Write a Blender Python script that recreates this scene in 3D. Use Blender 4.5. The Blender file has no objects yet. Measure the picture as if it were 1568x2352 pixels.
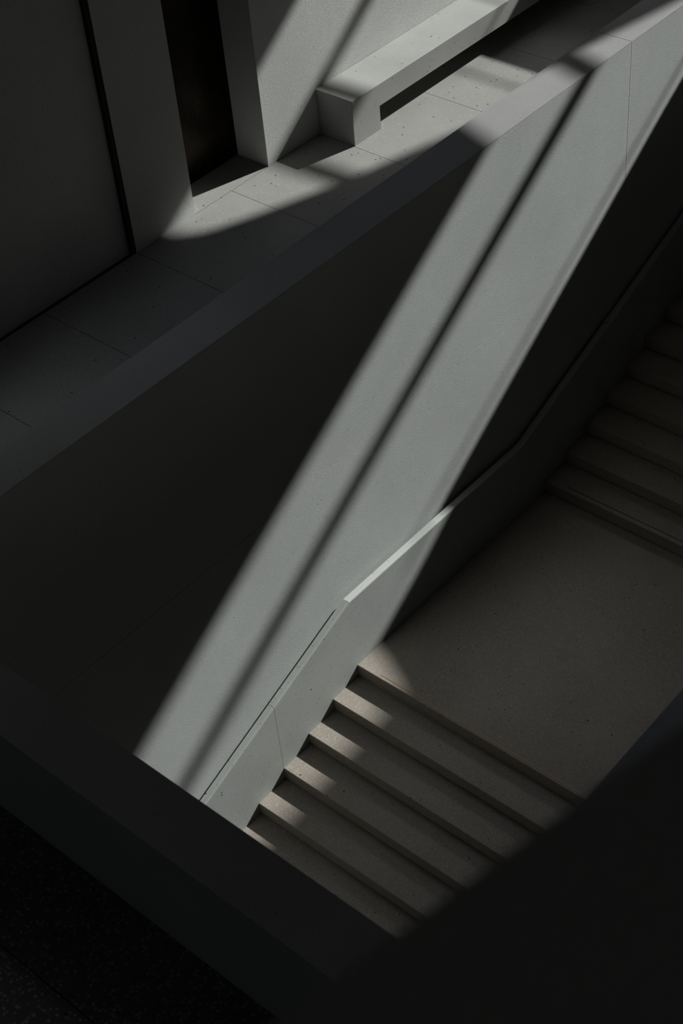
import bpy, bmesh, math, random
from mathutils import Vector, Matrix

# ---------------------------------------------------------------- camera, sky, sun, exposure
scene = bpy.context.scene
COL = scene.collection
# working frame: x along the stair (up-right in the picture), y towards the open side of the stairwell, z up;
# Blender's y axis is the mirrored one, V() converts.
def V(x, y, z): return Vector((x, -y, z))

CAM = (-11.40883, 7.094316, 6.805792)
RIGHT = (0.65045, 0.755607, -0.07728)
DOWN = (-0.55313, 0.401494, -0.729965)
FWD = (0.520539, -0.51755, -0.679101)
cam_data = bpy.data.cameras.new('camera')
cam = bpy.data.objects.new('camera', cam_data); COL.objects.link(cam)
m3 = Matrix((V(*RIGHT), -V(*DOWN), -V(*FWD))).transposed()
cam.matrix_world = Matrix.Translation(V(*CAM)) @ m3.to_4x4()
cam_data.sensor_fit = 'VERTICAL'; cam_data.sensor_height = 36.0; cam_data.sensor_width = 24.0
cam_data.lens = 36.0 * 3669.13 / 2352
cam_data.clip_start = 0.05; cam_data.clip_end = 200
cam_data.dof.use_dof = True; cam_data.dof.focus_distance = 12.8; cam_data.dof.aperture_fstop = 2.5
cam_data.dof.aperture_blades = 0
scene.camera = cam

SX, SY = 1.36, 0.38                     # sun travels along (-SX, -SY, -1)
sun_data = bpy.data.lights.new('sun', 'SUN'); sun = bpy.data.objects.new('sun', sun_data); COL.objects.link(sun)
sun.rotation_euler = V(-SX, -SY, -1).to_track_quat('-Z', 'Y').to_euler()
sun.location = V(14, 3.5, 12)
sun_data.energy = 5.4; sun_data.angle = math.radians(1.1); sun_data.color = (0.965, 1.0, 0.975)

world = bpy.data.worlds.new('sky'); scene.world = world; world.use_nodes = True
nt = world.node_tree; nt.nodes.clear()
wo = nt.nodes.new('ShaderNodeOutputWorld'); bg = nt.nodes.new('ShaderNodeBackground')
tc = nt.nodes.new('ShaderNodeTexCoord'); sep = nt.nodes.new('ShaderNodeSeparateXYZ')
def mth(op, a, b_, c=None):
    n = nt.nodes.new('ShaderNodeMath'); n.operation = op
    for i, v in enumerate((a, b_, c)):
        if v is None: continue
        if hasattr(v, 'is_linked'): nt.links.new(v, n.inputs[i])
        else: n.inputs[i].default_value = v
    return n.outputs[0]
nt.links.new(tc.outputs['Generated'], sep.inputs[0])
ZENITH, GLOW, BAND, BACK, FLOOR_L = 1.25, 17.0, 0.11, 0.028, 0.0004
def lobe(tx, ty, power):
    tz = math.sqrt(1 - tx * tx - ty * ty)
    d = mth('MULTIPLY_ADD', sep.outputs['Z'], tz, mth('MULTIPLY_ADD', sep.outputs['X'], tx, mth('MULTIPLY', sep.outputs['Y'], ty)))
    return mth('POWER', mth('MAXIMUM', d, 0.0), power)
zup = lobe(0.242, 0.156, 55.0)                                          # open sky overhead
side = mth('MINIMUM', mth('MAXIMUM', mth('MULTIPLY_ADD', sep.outputs['Y'], 7.0, 0.05), 0.0), 1.0)
glow = mth('MULTIPLY', lobe(0.69, 0.10, 200.0), side)                    # bright sky low behind the roof edge
low = mth('POWER', 2.718, mth('MULTIPLY', mth('POWER', mth('DIVIDE', mth('SUBTRACT', sep.outputs['Z'], 0.12), 0.22), 2.0), -1.0))
low = mth('MULTIPLY', low, mth('POWER', mth('MAXIMUM', mth('MULTIPLY', sep.outputs['Y'], -1.0), 0.0), 2.0))   # added low band of light from the open side, lifts the back wall
def tint(fac, col):
    n = nt.nodes.new('ShaderNodeVectorMath'); n.operation = 'SCALE'; n.inputs[0].default_value = col
    nt.links.new(fac, n.inputs['Scale']); return n.outputs[0]
def vadd(a, b_):
    n = nt.nodes.new('ShaderNodeVectorMath'); n.operation = 'ADD'; nt.links.new(a, n.inputs[0]); nt.links.new(b_, n.inputs[1]); return n.outputs[0]
back = mth('MULTIPLY', mth('POWER', 2.718, mth('MULTIPLY', mth('POWER', mth('DIVIDE', mth('SUBTRACT', sep.outputs['Z'], 0.30), 0.22), 2.0), -1.0)), mth('POWER', mth('MAXIMUM', mth('MULTIPLY', sep.outputs['X'], -1.0), 0.0), 2.0))  # added weak light from behind the viewer, lifts the near parapets
tot = vadd(tint(mth('MULTIPLY', back, BACK), (0.65, 0.85, 1.0)), vadd(vadd(tint(mth('MULTIPLY', glow, GLOW), (0.90, 0.93, 0.97)), tint(mth('MULTIPLY_ADD', zup, ZENITH, FLOOR_L), (0.76, 0.86, 1.0))), tint(mth('MULTIPLY', low, BAND), (1.0, 0.96, 0.91))))
nt.links.new(tot, bg.inputs['Color']); bg.inputs['Strength'].default_value = 1.0
nt.links.new(bg.outputs[0], wo.inputs['Surface'])

scene.view_settings.view_transform = 'Standard'; scene.view_settings.look = 'None'
scene.view_settings.gamma = 1.0; scene.view_settings.exposure = 0.0
scene.view_settings.use_curve_mapping = False

# ---------------------------------------------------------------- measures
HB = 0.8825        # balcony floor lies this far under the copings
WC = 0.3658        # parapet thickness
YW = 2.3943        # back wall face
HL = 4.3156        # landing under the copings
XL = -4.3826       # front edge of the landing
XU = -1.4167       # first riser of the upper flight
T, R = 0.36, 0.1433
YD = 0.10          # face of the stone plates
WS = 4.3614        # far parapet face (open side of the stairwell)
X2 = -8.3374       # cross parapet face
P1, P2, P3 = -4.0484, -3.3173, -2.3425
BX, BD, BH, BT, BL = -1.6192, 0.4452, 0.4611, 0.2192, -1.2373
H1 = 1.9515
CAP = 0.004  # thin sheet that carries the darkened parapet tops

# ---------------------------------------------------------------- materials
def nodes(name):
    m = bpy.data.materials.new(name); m.use_nodes = True
    t = m.node_tree; t.nodes.clear()
    o = t.nodes.new('ShaderNodeOutputMaterial'); b = t.nodes.new('ShaderNodeBsdfPrincipled')
    t.links.new(b.outputs[0], o.inputs[0])
    b.inputs['Specular IOR Level'].default_value = 0.25
    g = t.nodes.new('ShaderNodeNewGeometry')
    return m, t, b, g.outputs['Position']
def ramp(t, src, stops):
    r = t.nodes.new('ShaderNodeValToRGB')
    while len(r.color_ramp.elements) < len(stops): r.color_ramp.elements.new(0.5)
    for e, (p, c) in zip(r.color_ramp.elements, stops):
        e.position = p; e.color = (*c, 1) if len(c) == 3 else c
    t.links.new(src, r.inputs[0]); return r.outputs[0]
def noise(t, pos, scale, detail=3, rough=0.55):
    n = t.nodes.new('ShaderNodeTexNoise'); n.inputs['Scale'].default_value = scale
    n.inputs['Detail'].default_value = detail; n.inputs['Roughness'].default_value = rough
    t.links.new(pos, n.inputs['Vector']); return n.outputs['Fac']
def voro(t, pos, scale, rnd=1.0):
    n = t.nodes.new('ShaderNodeTexVoronoi'); n.inputs['Scale'].default_value = scale
    n.inputs['Randomness'].default_value = rnd
    t.links.new(pos, n.inputs['Vector']); return n
def mix(t, fac, a, b, mode='MIX'):
    n = t.nodes.new('ShaderNodeMix'); n.data_type = 'RGBA'; n.blend_type = mode
    for s, v in ((n.inputs[0], fac), (n.inputs[6], a), (n.inputs[7], b)):
        if hasattr(v, 'links') or hasattr(v, 'is_linked'): t.links.new(v, s)
        elif isinstance(v, tuple): s.default_value = (*v, 1)
        else: s.default_value = v
    return n.outputs[2]
def bump(t, b, h, dist, strength=1.0):
    n = t.nodes.new('ShaderNodeBump'); n.inputs['Distance'].default_value = dist; n.inputs['Strength'].default_value = strength
    t.links.new(h, n.inputs['Height'])
    t.links.new(n.outputs[0], b.inputs['Normal'])
def k(c, f): return tuple(x * f for x in c)
def pits(t, pos, scale, size, share):
    """mask of scattered small pits: 1 in a pit"""
    v = voro(t, pos, scale)
    near = ramp(t, v.outputs['Distance'], [(size * 0.6, (1, 1, 1)), (size, (0, 0, 0))])
    sp = t.nodes.new('ShaderNodeSeparateColor'); t.links.new(v.outputs['Color'], sp.inputs[0])
    pick = ramp(t, sp.outputs[0], [(share * 0.9, (1, 1, 1)), (share, (0, 0, 0))])
    return mix(t, 1.0, near, pick, 'MULTIPLY')

def stucco(name, col, grain=95, depth=0.0048, rough=0.9):
    m, t, b, pos = nodes(name)
    big = ramp(t, noise(t, pos, 0.9, 4), [(0.3, k(col, 0.93)), (0.7, k(col, 1.05))])
    fine = ramp(t, noise(t, pos, grain * 1.3, 2), [(0.3, (0.86, 0.86, 0.86)), (0.7, (1.06, 1.06, 1.06))])
    c = mix(t, 1.0, big, fine, 'MULTIPLY')
    pt = pits(t, pos, 20, 0.14, 0.07)
    c = mix(t, pt, c, k(col, 0.42))
    t.links.new(c, b.inputs['Base Color']); b.inputs['Roughness'].default_value = rough
    bump(t, b, noise(t, pos, grain, 6, 0.78), depth)
    return m
def terrazzo(name, matrix, chip, scale=55, amount=0.5, dark=0.10, depth=0.0006, rough=0.62, pit=0.30):
    m, t, b, pos = nodes(name)
    base = ramp(t, noise(t, pos, 1.4, 4), [(0.3, k(matrix, 0.90)), (0.7, k(matrix, 1.08))])
    v = voro(t, pos, scale)
    sp = t.nodes.new('ShaderNodeSeparateColor'); t.links.new(v.outputs['Color'], sp.inputs[0])
    pick = ramp(t, sp.outputs[0], [(1 - amount, (0, 0, 0)), (min(1, 1 - amount + 0.45), (1, 1, 1))])
    near = ramp(t, v.outputs['Distance'], [(0.30, (1, 1, 1)), (0.46, (0, 0, 0))])
    c = mix(t, mix(t, 1.0, pick, near, 'MULTIPLY'), base, chip)
    c = mix(t, pits(t, pos, scale * 0.42, 0.22, dark), c, k(matrix, pit))
    c = mix(t, pits(t, pos, 9.0, 0.11, 0.20), c, k(matrix, 0.22))
    t.links.new(c, b.inputs['Base Color']); b.inputs['Roughness'].default_value = rough
    bump(t, b, noise(t, pos, 120, 2), depth)
    return m
def plain(name, col, rough=0.7, metal=0.0, var=0.1, scale=20):
    m, t, b, pos = nodes(name)
    c = ramp(t, noise(t, pos, scale, 3), [(0.3, k(col, 1 - var)), (0.7, k(col, 1 + var))])
    t.links.new(c, b.inputs['Base Color']); b.inputs['Roughness'].default_value = rough; b.inputs['Metallic'].default_value = metal
    return m
M = {}
M['wall'] = stucco('rendered_wall', (0.57, 0.578, 0.562))
M['back'] = stucco('rendered_back_wall', (0.62, 0.622, 0.598), 80, 0.005)
M['low_bounce_wall'] = stucco('low_bounce_render', (0.16, 0.155, 0.15))  # render darkened to cut light bounced onto the stairwell wall
M['cap'] = stucco('dimmed_coping_concrete', (0.325, 0.315, 0.31), 80, 0.004)  # wall concrete, darkened to hold down the sunlight on the tops
M['floor'] = terrazzo('balcony_stone', (0.29, 0.278, 0.265), (0.37, 0.358, 0.345), 42, 0.35, 0.10)
M['bench'] = terrazzo('bench_stone', (0.37, 0.365, 0.35), (0.43, 0.425, 0.41), 60, 0.3, 0.08)
M['plate'] = terrazzo('stair_plate_stone', (0.43, 0.44, 0.42), (0.49, 0.49, 0.47), 60, 0.35, 0.45, pit=0.62)
M['tread'] = terrazzo('tread_stone', (0.298, 0.258, 0.220), (0.392, 0.358, 0.315), 62, 0.68, 0.08)
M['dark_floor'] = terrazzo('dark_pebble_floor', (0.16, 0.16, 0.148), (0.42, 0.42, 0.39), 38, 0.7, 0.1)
M['screen'] = plain('bronze_slats', (0.05, 0.040, 0.030), 0.28, 0.95)
M['groove'] = plain('joint_filler_and_gap_shade', (0.04, 0.035, 0.03), 0.9)  # dark joints, and the gap shade painted beside the pier
M['brass'] = plain('brass_strip', (0.36, 0.20, 0.10), 0.45, 0.6)
M['ceil'] = plain('ceiling_plaster', (0.40, 0.40, 0.39), 0.9)
M['steel'] = plain('dark_steel', (0.10, 0.10, 0.10), 0.5, 0.5)

# ---------------------------------------------------------------- mesh helpers
WPOS = {}            # world position of every built object, by name
class MB:
    def __init__(self, origin=(0, 0, 0)):
        self.bm = bmesh.new(); self.o = Vector(origin)
    def pt(self, x, y, z): return V(x, y, z) - V(*self.o)
    def box(self, x0, x1, y0, y1, z0, z1):
        v = [self.bm.verts.new(self.pt(x, y, z)) for z in (z0, z1) for y in (y0, y1) for x in (x0, x1)]
        for f in ((0, 1, 3, 2), (4, 6, 7, 5), (0, 4, 5, 1), (2, 3, 7, 6), (0, 2, 6, 4), (1, 5, 7, 3)):
            self.bm.faces.new([v[i] for i in f])
        return self
    def prism(self, pts, f0, f1):
        """pts: 2-D outline; f0/f1 place an outline point on either end."""
        a = [self.bm.verts.new(self.pt(*f0(*p))) for p in pts]; b = [self.bm.verts.new(self.pt(*f1(*p))) for p in pts]
        n = len(pts)
        self.bm.faces.new(a); self.bm.faces.new(list(reversed(b)))
        for i in range(n): self.bm.faces.new([a[i], b[i], b[(i + 1) % n], a[(i + 1) % n]])
        return self
    def bevel(self, w, seg=2, pick=None):
        bmesh.ops.recalc_face_normals(self.bm, faces=self.bm.faces)
        es = [e for e in self.bm.edges if len(e.link_faces) == 2 and e.calc_face_angle(0) > 0.3 and (pick is None or pick(*[Vector(((v.co + V(*self.o)).x, -(v.co + V(*self.o)).y, (v.co + V(*self.o)).z)) for v in e.verts]))]
        bmesh.ops.bevel(self.bm, geom=es, offset=w, segments=seg, affect='EDGES', profile=0.5)
        return self
    def build(self, name, mat, parent=None):
        bmesh.ops.recalc_face_normals(self.bm, faces=self.bm.faces)
        me = bpy.data.meshes.new(name); self.bm.to_mesh(me); self.bm.free()
        me.materials.append(M[mat])
        o = bpy.data.objects.new(name, me); COL.objects.link(o)
        if parent is None: o.location = V(*self.o)
        else:
            o.parent = parent; o.location = V(*self.o) - WPOS.get(parent.name, parent.location)
        WPOS[o.name] = V(*self.o)
        return o
def empty(name, loc, label, cat, group=None):
    e = bpy.data.objects.new(name, None); COL.objects.link(e); e.location = V(*loc); e.empty_display_size = 0.2
    return tag(e, label, cat, group)
def tag(o, label, cat, group=None):
    o['label'] = label; o['category'] = cat
    if group: o['group'] = group
    return o
def struct(o, label=None, cat=None):
    o['kind'] = 'structure'
    if label: o['label'] = label
    if cat: o['category'] = cat
    return o

# ---------------------------------------------------------------- upper balcony floor
G = 0.0026
xs = [-9.336, -7.27, -6.20, -5.13, -4.05, -2.845, -1.63, -0.46, 0.73, 1.925, 3.1, 4.3, 6.5]
f = MB()
for a, b in zip(xs[:-1], xs[1:]):
    a = max(a, -8.70)
    f.box(a + G, b - G, -YW + G, -WC + 0.01, -HB - 0.2, -HB) if b < 1.95 else (f.box(a + G, b - G, -YW + G, -1.73 - G, -HB - 0.2, -HB), f.box(a + G, b - G, -1.73 + G, -WC + 0.01, -HB - 0.2, -HB))
f.box(P2 - 0.3, P3 + 0.3, -YW - 1.2, -YW - G, -HB - 0.2, -HB)
struct(f.build('floor', 'floor'), 'pale speckled stone floor of the upper balcony with thin joints', 'floor')
struct(MB().box(-8.70, 6.5, -YW - 1.2, -WC + 0.02, -HB - 0.35, -HB - 0.012).build('floor_bed', 'groove'), 'dark bedding in the joints of the balcony floor', 'floor')

# near-side floor in deep shade, bottom left
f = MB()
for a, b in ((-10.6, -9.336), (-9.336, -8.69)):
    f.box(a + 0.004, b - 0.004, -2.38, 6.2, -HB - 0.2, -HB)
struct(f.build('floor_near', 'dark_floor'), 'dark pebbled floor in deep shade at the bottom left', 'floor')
struct(MB().box(-10.6, -8.69, -2.38, 6.2, -HB - 0.35, -HB - 0.012).build('floor_near_bed', 'groove'), 'dark groove bed under the pebbled floor', 'floor')

# ---------------------------------------------------------------- back wall
ZT = 2.2
struct(MB().box(-10.6, P1 - 0.045, -YW - 0.6, -2.4458, -HB - 0.1, ZT).build('wall_left', 'back'), 'long grey rendered wall panel at the upper left, set back beside the pier', 'wall')
struct(MB().box(P1 - 0.045, P1, -YW - 0.6, -YW - 0.005, -HB - 0.1, ZT).build('shade_strip_1', 'groove'), 'dark strip put in for the shade in the gap between wall panel and pier', 'shade_strip')  # solid strip, its dark colour stands in for the shade of the gap
struct(MB().box(P1, P2, -YW - 0.6, -YW, -HB - 0.1, ZT).build('wall_center', 'back'), 'grey rendered pier left of the dark slatted doorway', 'wall')
struct(MB().box(P3, BX, -YW - 0.6, -YW, -HB - 0.1, ZT).build('wall_right', 'back'), 'rendered pier between the dark doorway and the bench', 'wall')
struct(MB().box(BX + 0.003, 6.5, -YW - 0.6, -YW - 0.004, -HB - 0.1, ZT).build('wall_back', 'back'), 'sunlit rendered wall behind the stone bench', 'wall')
# slatted screen in the doorway
sc = empty('door_1', (P3 - 0.5, -YW - 0.3885, -HB), 'dark bronze screen of thin vertical slats closing the tall doorway', 'door')
sc['kind'] = 'structure'
yb = -YW - 0.3885
MB((P3 - 0.5, yb, -HB)).box(P2 - 0.25, P3, yb - 0.06, yb - 0.03, -HB, ZT).build('backing_panel', 'screen', sc)
s = MB((P3 - 0.5, yb, -HB)); n = 66; w = (P3 - P2 + 0.25) / n
for i in range(n):
    x0 = P2 - 0.25 + i * w
    s.box(x0 + w * 0.22, x0 + w * 0.78, yb - 0.032, yb, -HB + 0.004, ZT)
s.build('slats', 'screen', sc)
struct(MB().box(P2 - 0.3, P2, -YW - 0.6, -YW - 0.59, -HB, ZT).build('wall_inner', 'back'), 'inner side of the doorway', 'wall')

# ---------------------------------------------------------------- stairwell wall with coping
zb = -7.2
w = MB()
w.box(X2, -G, -WC, 0, -H1 + G, -CAP)
w.box(X2, -G, -WC, 0, zb, -H1 - G)
w.box(G, 6.5, -WC, 0, zb, -CAP)
w.box(X2, 6.5, -WC + 0.01, -0.012, zb, -0.03)
ws = w.build('wall_stair', 'wall')
struct(ws, 'tall rendered stairwell wall crossed by diagonal bands of sunlight', 'wall')
c = MB(); c.box(X2, -G, -WC, 0, -CAP, 0); c.box(G, 6.5, -WC, 0, -CAP, 0)
c.build('coping', 'cap', ws)

# cross parapet bottom left and far parapet on the open side
wn = struct(MB().box(X2 - WC, X2, -WC, 6.2, zb, -CAP).build('wall_near', 'wall'), 'dark parapet wall crossing the bottom left of the stairwell', 'wall')
MB().box(X2 - WC, X2, -WC, 6.2, -CAP, 0).build('coping', 'cap', wn)
wo_ = struct(MB().box(X2, 6.5, WS, WS + WC, zb, -0.02).build('wall_open', 'low_bounce_wall'), 'shaded parapet wall on the right side of the stairwell', 'wall')
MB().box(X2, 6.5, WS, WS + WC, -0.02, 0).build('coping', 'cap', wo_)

# ---------------------------------------------------------------- landing and flights
LD = MB()
LD.box(XL + 0.005, XU + 0.012, YD + 0.001, WS - 0.001, -HL - 0.25, -HL).bevel(0.006, 2, lambda a, b: abs(a.x - XL) < 0.02 and abs(b.x - XL) < 0.02 and a.z > -HL - 0.01)
ld = LD.build('stair_landing', 'tread')
tag(ld, 'wide speckled stone landing between the two flights of steps', 'landing')
def strip(parent, x, z, y0, y1):
    MB((x, y0, z)).box(x - 0.004, x + 0.004, y0, y1, z - 0.004, z + 0.0012).build('inset_strip', 'brass', parent)
strip(ld, XL + 0.042, -HL, YD + 0.246, WS - 0.3)

def step(root, xn, zn, depth):
    """one stone step: tread slab with nosing, recessed joint, riser block"""
    o = (xn, 2.2, zn)
    b = MB(o)
    b.box(xn, xn + depth, YD + 0.001, WS - 0.001, zn - R + 0.010, zn)
    b.bevel(0.005, 2, lambda a, q: abs(a.x - xn) < 0.004 and abs(q.x - xn) < 0.004 and min(a.z, q.z) > zn - 0.01)
    st = b.build('step', 'tread', root)
    MB(o).box(xn + 0.012, xn + depth, YD + 0.001, WS - 0.001, zn - R + 0.0005, zn - R + 0.0105).build('riser_joint', 'groove', st)
    return st
up = empty('stair_flight', (XU, 2.2, -HL), 'upper flight of dark stone steps rising at the right', 'stairs')
for i in range(13):
    st = step(up, XU + i * T, -HL + (i + 1) * R, T + 0.02)
    if i == 0:
        x, z = XU + 0.055, -HL + R
        MB((XU, 2.2, z)).box(x - 0.004, x + 0.004, YD + 0.246, WS - 0.3, z - 0.004, z + 0.0012).build('inset_strip', 'groove', st)
lo = empty('stair_flight', (XL - 9 * T, 2.2, -HL - 10 * R), 'lower flight of stone steps with sunlit left ends descending from the landing', 'stairs')
# riser of the landing belongs to the landing
MB((XL, 2.2, -HL)).box(XL + 0.006, XL + 0.4, YD + 0.001, WS - 0.001, -HL - R + 0.004, -HL - 0.2 + 0.06).build('riser', 'tread', ld)
for i in range(1, 10):
    step(lo, XL - i * T, -HL - i * R, T + (0.004 if i == 1 else 0.02))
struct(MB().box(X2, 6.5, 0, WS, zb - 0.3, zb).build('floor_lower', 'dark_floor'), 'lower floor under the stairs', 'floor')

# stone plates along the wall beside the steps
PT = 0.034          # back of the plates (shadow gap to the wall)
XK1, ZK = -4.40, -3.452
XK2 = -1.798
SL = R / T
def plate(outline, label, gap0):
    b = MB((outline[0][0], 0.05, outline[0][1]))
    b.prism(outline, lambda x, z: (x, gap0, z), lambda x, z: (x, YD, z))
    tops = lambda a, q: abs(a.y - YD) < 1e-4 and abs(q.y - YD) < 1e-4 and top_at(a.x) - a.z < 1e-3 and top_at(q.x) - q.z < 1e-3 and abs(a.x - q.x) > 0.02
    b.bevel(0.018, 4, tops)
    return tag(b.build('wainscot_panel', 'plate'), label, 'wainscot panel', 'stone panels along the stair wall')
def top_at(x):
    if x < XK1: return ZK - 0.4175 * (XK1 - x)
    if x > XK2: return ZK + 0.39 * (x - XK2)
    return ZK
JX = -5.463
plate([(X2 + 0.02, top_at(X2 + 0.02)), (JX - 0.0015, top_at(JX - 0.0015)), (JX - 0.0015, -6.6), (X2 + 0.02, -6.6)], 'lowest sloping stone panel beside the lower steps, left of the joint', PT)
plate([(JX + 0.0015, top_at(JX + 0.0015)), (XK1, ZK), (XK2 - 0.001, ZK), (XK2 - 0.001, -5.2), (JX + 0.0015, -5.2 - 0.3)], 'bent stone panel beside the landing, half in sunlight', PT)
plate([(XK2 + 0.001, ZK), (4.0, top_at(4.0)), (4.0, -5.2), (XK2 + 0.001, -5.2)], 'dark sloping stone panel beside the upper flight', PT)

# ---------------------------------------------------------------- bench
bn = empty('stone_bench', (BX, -YW + BD / 2, -HB), 'long pale stone bench along the back wall, its end block in shade', 'bench')
zt = -HB + BH; zu = zt - BT; y0, y1 = -YW, -YW + BD
MB((BX, y0, zu)).prism([(BX, zu), (BX, zt), (6.4, zt), (6.4, zu)], lambda x, z: (x, y0, z), lambda x, z: (x, y1, z)).bevel(0.004, 2, lambda a, q: min(a.z, q.z) > zt - 1e-4 or (abs(a.x - BX) < 1e-4 and abs(q.x - BX) < 1e-4 and abs(a.z - q.z) > .01)).build('seat', 'bench', bn)
MB((BX, y0, -HB)).box(BX, BL, y0, y1, -HB, zu).build('leg', 'bench', bn)
MB((5.9, y0, -HB)).box(5.9, 6.4, y0, y1, -HB, zu).build('leg', 'bench', bn)

# ---------------------------------------------------------------- photographer's own parapet, close and out of focus
def ray_at(px, py, z):
    d = [RIGHT[i] * (px - 784) / 3669.13 + DOWN[i] * (py - 1176) / 3669.13 + FWD[i] for i in range(3)]
    q = (z - CAM[2]) / d[2]
    return Vector((CAM[0] + d[0] * q, CAM[1] + d[1] * q, z))
zp = 5.50
a = ray_at(640, 2340, zp); b_ = ray_at(1380, 1800, zp)
u = (b_ - a).normalized(); nrm = Vector((-u.y, u.x, 0))
if nrm.dot(Vector((CAM[0], CAM[1], 0)) - Vector((a.x, a.y, 0))) < 0: nrm = -nrm
a2 = a - u * 2.2; b2 = b_ + u * 2.6
def quad(off0, off1): return [(p.x, p.y) for p in (a2 + nrm * off0, b2 + nrm * off0, b2 + nrm * off1, a2 + nrm * off1)]
pn = struct(MB().prism(quad(0.0, 0.42), lambda x, y: (x, y, zp - 1.35), lambda x, y: (x, y, zp - 0.02)).build('wall_balcony', 'wall'), 'blurred dark parapet close to the viewer at the bottom right', 'wall')
MB().prism(quad(0.0, 0.42), lambda x, y: (x, y, zp - 0.02), lambda x, y: (x, y, zp)).build('coping', 'back', pn)
struct(MB().prism(quad(0.0, 4.2), lambda x, y: (x, y, zp - 1.35), lambda x, y: (x, y, zp - 1.0)).build('floor_upper', 'ceil'), 'upper storey floor slab under the viewer', 'floor')

# ---------------------------------------------------------------- roof with skylights that shape the sunlight
H, MP, YA = 5.0, 0.22, 1.2
HU = 14.0            # height of the added sun-blocking slab, further back
def flat(xr, yr, h=H): return (xr + SX * h, yr + SY * h, h)
def pitched(xr, yr, lift=0.0):
    kk = (H + MP * (yr - YA)) / (1 - MP * SY); return (xr + SX * kk, yr + SY * kk, kk)
def plate_hole(name, fn, outer, hole, rim=()):
    """ring of four strips round a four-cornered opening, one mesh with thickness"""
    b = MB(); th = 0.10
    up_ = lambda x, y: (fn(x, y)[0], fn(x, y)[1], fn(x, y)[2] + th)
    for i in range(4):
        j = (i + 1) % 4
        if i == 2 and rim:                       # this side of the opening follows a bent rim
            pts = [hole[2]] + rim + [hole[3]]
            n = len(pts) - 1
            for q in range(n):
                lerp = lambda f: tuple(outer[2][c] + (outer[3][c] - outer[2][c]) * f for c in (0, 1))
                b.prism([lerp(q / n), lerp((q + 1) / n), pts[q + 1], pts[q]], fn, up_)
            continue
        b.prism([outer[i], outer[j], hole[j], hole[i]], fn, up_)
    return struct(b.build(name, 'ceil'), 'roof slab with a skylight opening', 'ceiling')
def seam(x): return -0.68 + 0.21 * x      # where flat and pitched roof meet, in sun-projected y
def edge_b(x): return -1.07 + 0.28 * x
def edge_a(x): return -0.28 + 0.14 * x
plate_hole('ceiling', flat, [(-7.0, -7.0), (12, -7.0), (12, seam(12)), (-7.0, seam(-7.0))], [(-2.40, -5.2), (7.5, -5.2), (7.5, edge_b(7.5)), (-2.41, -1.93)],
           [(-0.5, -1.20), (-1.40, -1.32), (-1.66, -1.43), (-1.92, -1.65), (-2.22, -1.76)])
plate_hole('ceiling_pitched', pitched, [(-7.0, seam(-7.0)), (12, seam(12)), (12, 8), (-7.0, 8)], [(-1.88, edge_a(-1.88)), (7.5, edge_a(7.5)), (7.5, 2.27), (-2.76, 2.27)])
struct(MB().prism([(-16.3, -8), (-6.8, -8), (-6.8, 8), (-16.3, 8)], lambda x, y: flat(x, y, HU), lambda x, y: (flat(x, y, HU)[0], flat(x, y, HU)[1], HU + 0.2)).build('ceiling_sun_block', 'ceil'), 'unseen upper slab added to block the sun', 'ceiling')  # added high slab, holds the sun off the left side
struct(MB().box(-15, -4.7, -4.0, 12, 8.3, 8.5).build('ceiling_gallery_shade', 'ceil'), 'unseen ceiling added above the upper gallery for shade', 'ceiling')  # added to keep sun and sky off the near parapets
def bar(name, pts, half, label):
    b = MB()
    (p, q) = pts
    b.prism([(-1, 0), (1, 0), (1, 1), (-1, 1)],
            lambda s_, h_: (p[0] + s_ * half, p[1], p[2] + h_ * 0.06), lambda s_, h_: (q[0] + s_ * half, q[1], q[2] + h_ * 0.06))
    return tag(b.build(name, 'steel'), label, 'beam', 'steel bars over the skylights')
bar('roof_bar', (flat(-1.10, -5.3), flat(-0.86, -0.9)), 0.11, 'steel bar across the flat skylight')
bar('roof_bar', (pitched(-0.42, -0.7), pitched(-1.22, 2.3)), 0.14, 'steel bar across the pitched skylight')
# unseen slab added with its edge bent to cut the light off towards the right
HN = 0.9
HR = 3.5
def near(xr, yr, z=HN): return (xr + SX * z, yr + SY * z, z)
edge = [(1.64, -5.0), (1.64, -0.75), (2.10, 0.12), (1.95, 0.40), (1.76, 1.1), (1.72, 1.35), (1.80, 1.6), (1.68, 1.95), (1.50, 2.3), (1.5, 5.0)]
struct(MB().prism(edge + [(9.5, 5.0), (9.5, -5.0)], lambda x, y: near(x, y), lambda x, y: (near(x, y)[0] + 0.12, near(x, y)[1], HN + 0.1)).build('ceiling_sun_cutoff', 'ceil'), 'unseen slab added above the stairs to cut off the sun', 'ceiling')
rl = empty('streak_rail', near(1.3, 0, HR), 'thin unseen rail added to cast a faint streak of shade', 'rail')  # added bar set high so its shadow makes a faint soft streak
def railbar(p, q):
    b = MB(near(1.3, 0, HR)); a_, c_ = near(*p, HR), near(*q, HR)
    b.prism([(-1, 0), (1, 0), (1, 1), (-1, 1)], lambda s_, h_: (a_[0] + s_ * 0.02, a_[1], a_[2] + h_ * 0.02), lambda s_, h_: (c_[0] + s_ * 0.02, c_[1], c_[2] + h_ * 0.02))
    b.build('rail', 'steel', rl)
railbar((1.30, -5.0), (1.30, -0.75)); railbar((1.80, 0.0), (1.36, 1.5)); railbar((1.30, -0.75), (1.80, 0.0))
